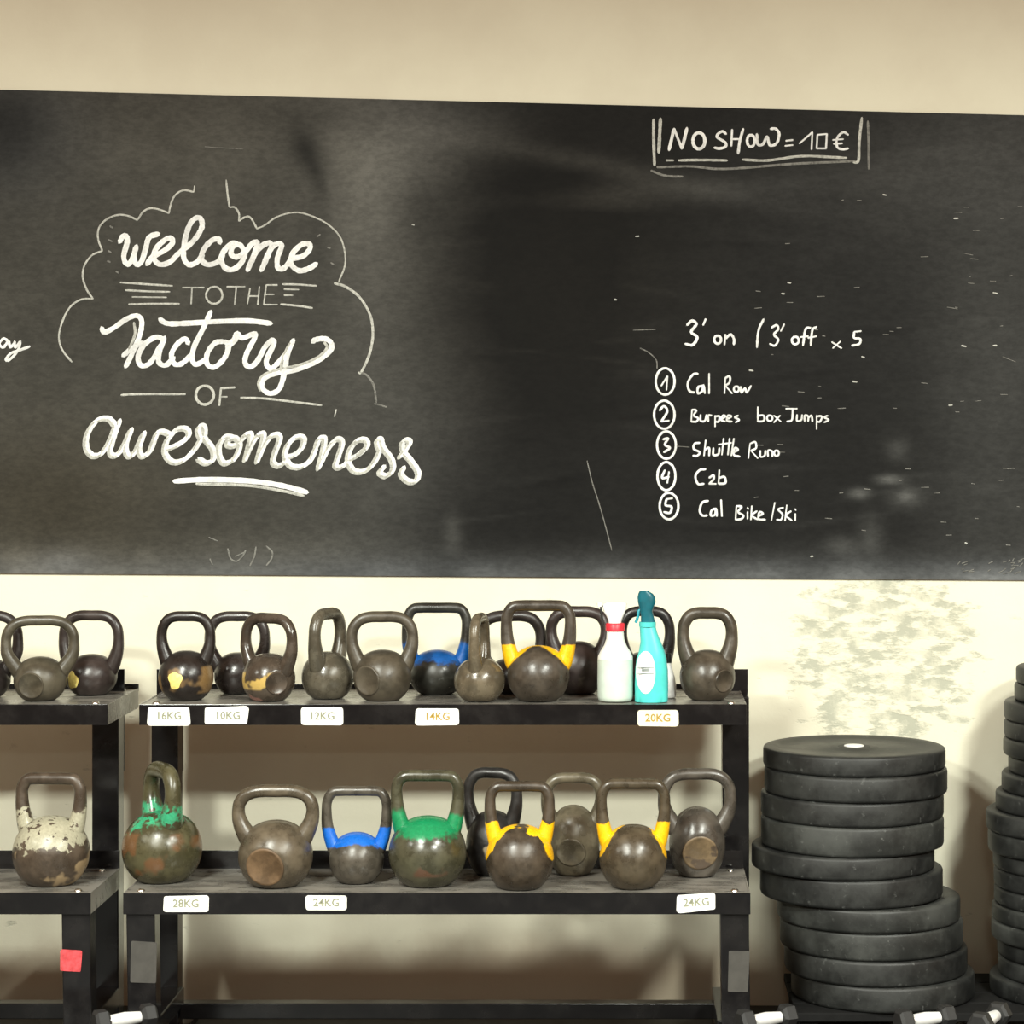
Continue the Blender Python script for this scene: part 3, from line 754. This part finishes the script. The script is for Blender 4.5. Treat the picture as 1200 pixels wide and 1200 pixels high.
# --- middle rack, lower shelf
kettlebell('large olive kettlebell with flaking green paint, leftmost on the lower shelf, handle turned sideways', 'l', 190, 5.66, 93, 951, 86, 894, 19, 'round', yaw=-57, mat=iron_mat('iron_q', lin(84, 80, 56), .34, [(lin(100, 72, 46), 8, .50, .02, .12)], dict(col=lin(60, 165, 120), z0=.132, z1=.178, amp=.12, k=-.25, chip=.44, soft=.012), seed=17), group=G['l'])
kettlebell('wide-handled grey kettlebell with rusty round face on the lower shelf', 'l', 323, 5.60, 87, 962, 102, 920, 15, 'round', mat=iron_mat('iron_r', lin(98, 88, 72), .36, seed=18), disc=(-8, -8, 22), dmat=iron_mat('rusty_face', lin(112, 88, 62), .55, seed=31), group=G['l'])
kettlebell('blue-shouldered kettlebell with squared handle on the lower shelf', 'l', 418, 5.64, 64, 976, 82, 922, 11.5, 'square', mat=iron_mat('iron_s', lin(88, 82, 72), .36, band=dict(col=blue, z0=.100, z1=.129, amp=.024, k=.30), seed=19), group=G['l'])
kettlebell('large kettlebell with green painted shoulders in middle of the lower shelf', 'l', 501, 5.61, 91, 957, 86, 903, 13.5, 'square', mat=iron_mat('iron_t', lin(78, 76, 58), .34, [(lin(90, 66, 50), 9, .55, .03, .11)], dict(col=green, z0=.122, z1=.168, amp=.07, k=.05, soft=.008), seed=20), group=G['l'])
kettlebell('black kettlebell at the back, between green-shouldered and first yellow-shouldered kettlebell', 'l', 577, 5.742, 62, 950, 72, 900, 13, 'round', yaw=-12, mat=iron_mat('iron_u', lin(40, 38, 37), .4, [(lin(150, 138, 115), 13, .52, 0, .10)], seed=21), group=G['l'])
kettlebell('kettlebell with ragged yellow paint, on lower shelf just right of the green-shouldered one', 'l', 609, 5.57, 80, 967, 82, 916, 12.5, 'square', mat=iron_mat('iron_v', lin(76, 66, 54), .38, band=dict(col=yellow, z0=.144, z1=.152, amp=.045, q=13, sc=24), seed=22), group=G['l'])
kettlebell('pale grey round-faced kettlebell at the back between the two yellow-painted ones', 'l', 672, 5.745, 62, 944, 76, 906, 12.5, 'round', mat=iron_mat('iron_w', lin(108, 100, 82), .36, seed=23), disc=(-3, -12, 17), group=G['l'])
kettlebell('yellow-shouldered kettlebell beside the rightmost one on the lower shelf', 'l', 742, 5.58, 79, 967, 87, 913, 12.5, 'square', mat=iron_mat('iron_x', lin(84, 74, 58), .36, band=dict(col=yellow, z0=.152, z1=.152, amp=.036, q=14, sc=20), seed=24), group=G['l'])
kettlebell('grey kettlebell with worn tan round face, rightmost on the lower shelf', 'l', 817, 5.725, 66, 946, 92, 901, 13.5, 'round', yaw=3, mat=iron_mat('iron_y', lin(84, 78, 70), .36, seed=25), disc=(3, -10, 20), dmat=iron_mat('tan_face', lin(128, 108, 80), .5, [(lin(70, 58, 46), 20, .56, -1, 1)], seed=32), group=G['l'])

# ================================================================== SPRAY BOTTLES
def ering(cx, cy, z, rx, ry, n=32, pw=2.0):
    out = []
    for j in range(n):
        a = 2 * math.pi * j / n; c, s = math.cos(a), math.sin(a)
        out.append((cx + rx * math.copysign(abs(c) ** (2 / pw), c), cy + ry * math.copysign(abs(s) ** (2 / pw), s), z))
    return out


d = 5.755; s = d / F
zz = lambda y: EYE - (y - VY) * s - ZU
b0 = at(721, 0, d)
wb = thing('spray_bottle', 'translucent white spray bottle with red collar and pale liquid on upper shelf', 'spray bottle', (b0.x, d - WALL, ZU + .0005))
hz = zz(773)
lathe('lower_body', [(.0005, .001), (.036, .001), (.0405, .004), (.0425, .012), (.0430, hz * .5), (.0425, hz)], M['liquid'], wb, 40).data
z1 = zz(731)
lathe('upper_body', [(.0425, hz + .0003), (.0418, hz + .008), (.036, hz + .020), (.027, hz + .034), (.0215, hz + .05), (.0200, z1 - .016), (.0200, z1)], M['milky'], wb, 40)
lathe('collar', [(.0205, z1 - .018), (.0232, z1 - .017), (.0232, z1 - .001), (.0215, z1 + .001), (.012, z1 + .001)], M['red'], wb, 28)
ht_ = zz(706)
rs = []
for k, (zf, x0, x1, ry) in enumerate([(0, -.016, .014, .012), (.18, -.018, .016, .013), (.35, -.022, .020, .013), (.55, -.028, .024, .013), (.80, -.030, .028, .012), (.95, -.026, .028, .011), (1.0, -.018, .022, .008)]):
    rs.append(ering((x0 + x1) / 2, 0, z1 + .0015 + (ht_ - z1 - .0015) * zf, (x1 - x0) / 2, ry, 24, 3.2))
hd = rings('trigger_head', rs, M['white'], wb)
tube('trigger', [Vector((-.024, 0, ht_ - .012)), Vector((-.035, 0, ht_ - .008)), Vector((-.034, 0, ht_ - .022)), Vector((-.029, 0, z1 - .004))], .0028, M['dark_plastic'], wb, 8)
lathe('nozzle', [(.0005, .0), (.006, .0), (.007, .004), (.007, .010), (.0005, .010)], M['white'], hd, 16).location = (-.037, 0, ht_ - .010)

d = 5.74; s = d / F
b0 = at(763, 0, d)
tb = thing('spray_bottle', 'turquoise spray bottle with dark teal trigger head and white oval label', 'spray bottle', (b0.x, d - WALL, ZU + .0005))
zz = lambda y: EYE - (y - VY) * s - ZU
ux = lambda x: (x - 763) * s
prof = [(826, 745, 781), (822, 744, 782.5), (812, 744, 783), (800, 744, 783), (785, 744.5, 782.5), (772, 746, 781), (762, 749, 778.5), (752, 750.5, 774.5), (742, 750, 770.5), (735, 749.5, 768.5), (732, 749.5, 768)]
rs = [ering(ux((a + b) / 2), 0, zz(y) if y < 826 else .0008, (b - a) / 2 * s, .027 if y > 770 else .027 - (770 - y) / 38 * .012, 36, 2.6) for y, a, b in prof]
rings('bottle_body', rs, M['teal'], tb)
lathe('collar', [(.0175, zz(735)), (.0205, zz(734.5)), (.0205, zz(729)), (.010, zz(729))], M['teal'], tb, 28).location = (ux(758.8), 0, 0)
rs = []
for y, a, b in [(729, 751, 768), (722, 751, 766), (716, 750, 764.5), (712, 749, 766), (706, 747.5, 768.5), (700, 747, 768), (696, 748, 765), (693, 749.5, 760)]:
    rs.append(ering(ux((a + b) / 2), 0, zz(y), (b - a) / 2 * s, .012, 24, 2.8))
hd = rings('trigger_head', rs, M['teal_dark'], tb)
tube('trigger', [Vector((ux(753), 0, zz(712))), Vector((ux(748.5), -.002, zz(716))), Vector((ux(747.5), -.002, zz(723))), Vector((ux(745), -.002, zz(730)))], .0035, M['teal_mid'], tb, 8)
# oval label wrapped over the front
rs = []
for k in range(6, -1, -1):
    ring = []
    for j in range(28):
        an = 2 * math.pi * j / 28
        x = ux(756.5) + .0235 * k / 6 * math.cos(an) * (1 if k else 0) + (1e-5 * math.cos(an))
        y_ = 787 + 25 * k / 6 * math.sin(an)
        a_, b_ = 744.2, 783
        cxx = ux((a_ + b_) / 2); rx = (b_ - a_) / 2 * s
        q = max(.0, 1 - abs((x - cxx) / rx) ** 2.6)
        x2 = max(x, ux(744) + .0004)
        ring.append((x2, -.0275 * q ** (1 / 2.6) - .0010 - (.0004 if k < 6 else 0), zz(y_) + 1e-5 * math.sin(an)))
    rs.append(ring)
lb = rings('oval_label', rs, M['white'], tb)
for yy, hh in ((780.5, .9), (787.5, .9)):
    box('printed_line', ux(747), ux(766), -.0295, -.0289, zz(yy + hh), zz(yy), M['grey_print'], lb, .0001)
text_mesh('IIIIIIII', .010, M['grey_print'], lb, (ux(756.5), -.0296, zz(784)), name='lettering')

d = 5.83; s = d / F
b0 = at(783, 0, d)
sb = thing('squeeze_bottle', 'small white bottle with dark cap half hidden behind the turquoise spray bottle', 'bottle', (b0.x, d - WALL, ZU + .0005))
zz = lambda y: EYE - (y - VY) * s - ZU
lathe('bottle_body', [(.0005, .001), (.017, .001), (.0195, .004), (.0195, zz(803)), (.016, zz(793)), (.008, zz(780)), (.007, zz(776))], M['white'], sb, 28)
lathe('cap', [(.0075, zz(777)), (.0085, zz(776)), (.0075, zz(766)), (.003, zz(765))], M['dark_plastic'], sb, 20)

# ================================================================== BUMPER PLATES
def bumper(label, cx, d, z0, z1, R, mat, tilt=(0, 0), group=None, rz=0.0, fine=True, cap=False):
    h = z1 - z0 - .0008
    root = thing('bumper_plate', label, 'weight plate', (cx, d - WALL, z0), rz, group)
    root.rotation_euler = (math.radians(tilt[0]), math.radians(tilt[1]), rz)
    c = min(.0065, h * .16)
    rim_in = R - .030
    dz = .004
    prof = [(.040, dz), (rim_in - .012, dz), (rim_in, 0), (R - c, 0), (R - c * .3, c * .35), (R, c * 1.2), (R, h - c * 1.2), (R - c * .3, h - c * .35), (R - c, h),
            (rim_in, h), (rim_in - .012, h - dz), (.062, h - dz), (.056, h - dz * .3), (.040, h - dz * .3)]
    lathe('rubber_disc', prof, mat, root, 72 if fine else 56, closed=True)
    lathe('steel_hub', [(.0255, dz), (.0395, dz), (.0395, h - .0008), (.0255, h - .0008)], M['chrome'] if not cap else M['dumb'], root, 32, closed=True)
    if cap: lathe('steel_cap', [(.0005, h - .010), (.0250, h - .010), (.0250, h + .001), (.022, h + .002), (.0005, h + .002)], M['white'], root, 28)
    return root


ys = [888, 912, 942, 971, 1006, 1033, 1067, 1095, 1128, 1158, 1188]
xs = [(894, 1108), (895, 1110), (893, 1104), (891, 1106), (881, 1094), (889, 1106), (911, 1124), (914, 1128), (920, 1132), (928, 1140)]
ordn = ['top', 'second', 'third', 'fourth', 'fifth', 'sixth', 'seventh', 'eighth', 'ninth', 'bottom']
tail = [', pale cap in its hub', '', '', ', chalk-scuffed rim', ', pushed furthest left', '', '', ', white scratch on rim', '', '']
DC = 5.915
zsur = [EYE - (y - VY) * (DC - .225) / F for y in ys]
for i, (a, b) in enumerate(xs):
    R = .2255 if i else .2250
    nm = ordn[i] + (' plate' if i in (0, 9) else ' plate from the top')
    bumper('black rubber %s of the middle stack%s' % (nm, tail[i]), at((a + b) / 2, 0, DC).x, DC + random.uniform(-.004, .004), zsur[i + 1], zsur[i], R,
           M['r2'] if i in (3, 6, 7) else M['r1'], (0, 0), 'bumper plates in the middle stack', random.uniform(0, 6), cap=(i == 0))
# top plate's chalk tick marks are scuffs in the rubber material
ql = [1191, 1189, 1177, 1177, 1176, 1182, 1174, 1167, 1156, 1158, 1164, 1165, 1165, 1163, 1162, 1169, 1170, 1160]
qy = [817, 837, 858, 880, 901, 922, 942, 964, 986, 1010, 1035, 1054, 1076, 1096, 1116, 1138, 1158, 1180]
qz = [EYE - (y - VY) * 5.86 / F for y in qy]
dzb = zsur[-1]
qz = [dzb + (z - qz[-1]) * 1.0 + (qz[-1] - (EYE - (1202 - VY) * 5.86 / F)) for z in qz] + [dzb]
o2 = ['top', 'second', 'third', 'fourth', 'fifth', 'sixth', 'seventh', 'eighth', 'ninth', 'tenth', 'eleventh', 'twelfth', 'thirteenth', 'fourteenth', 'fifteenth', 'sixteenth', 'seventeenth', 'bottom']
for i, xl in enumerate(ql):
    R = .2 if i < 2 else .225
    cx = (xl - VX) * 5.93 / F + R
    nm = o2[i] + (' plate' if i in (0, 17) else ' plate from the top')
    bumper('black rubber %s of the tall stack cut by the right edge' % nm, cx, 5.92, qz[i + 1], qz[i], R, M['r2'] if i in (9, 13, 14) else M['r1'], (0, 0),
           'thin plates in the right stack', random.uniform(0, 6), fine=False)
# low black timber platform that lifts both stacks off the floor
pl = thing('plate_platform', 'low black timber platform under the plate stacks at the bottom right', 'platform', (at(1090, 0, DC).x, DC - WALL, 0))
px = pl.location.x
xa, xb = at(925, 0, DC).x - px, at(1400, 0, DC).x - px
for k in range(4):
    y0 = -.215 + k * .108
    box('plank', xa, xb, y0, y0 + .100, dzb - .022, dzb - .0006, M['timber'], pl, .003)
for k in range(4):
    x = xa + .012 + k * (xb - xa - .07) / 3
    box('bearer', x, x + .045, -.20, .20, 0, dzb - .0225, M['timber'], pl, .003)

# ================================================================== SMALL DUMBBELLS IN FRONT, just in frame at the bottom
tr = thing('dumbbell_tray', 'low black tray along the bottom edge carrying the small dumbbells', 'tray', (0.2, 5.33 - WALL, 0))
for sgn in (-1, 1):
    box('tray_edge', -1.6, 1.0, sgn * .042 - .002, sgn * .042 + .002, .125, .1455, M['black'], tr, .001)
box('tray_base', -1.6, 1.0, -.039, .039, .1462, .1520, M['black'], tr, .001)
for xx in (-1.5, -.3, .9):
    box('tray_leg', xx - .02, xx + .02, -.039, .039, 0, .1457, M['black'], tr, .002)


def dumbbell(label, px, d, yaw, hr=.029, hl=.034, handle=.075):
    p = at(px, 0, d)
    root = thing('dumbbell', label, 'dumbbell', (p.x, d - WALL, .1525), math.radians(yaw), 'small dumbbells along the bottom edge')
    zc = hr * math.cos(math.pi / 6)
    def barrel(name, prof, mat, n):
        rs = [[(x, r * math.cos(2 * math.pi * j / n + math.pi / n * 0), zc + r * math.sin(2 * math.pi * j / n)) for j in range(n)] for x, r in prof]
        return rings(name, rs, mat, root, smooth=n > 8)
    for sg_ in (-1, 1):
        a = sg_ * handle / 2; b = sg_ * (handle / 2 + hl)
        barrel('head', [(a, hr * .75), (a + sg_ * .006, hr), (b - sg_ * .006, hr), (b, hr * .75)], M['dumb'], 6)
    barrel('handle', [(-handle / 2 + .001, .0125), (-handle / 4, .0140), (0, .0155), (handle / 4, .0140), (handle / 2 - .001, .0125)], M['chrome'], 20)
    return root


dumbbell('small dumbbell with bright steel handle at the bottom, between rack and plate stack', 898, 5.33, 28)
dumbbell('small dumbbell with bright steel handle below the middle plate stack', 1084, 5.33, 24)
dumbbell('small dumbbell at the bottom edge, between the two plate stacks', 1160, 5.33, 60)
dumbbell('small dumbbell with bright steel handle at the bottom, between the two racks', 146, 5.33, 32)
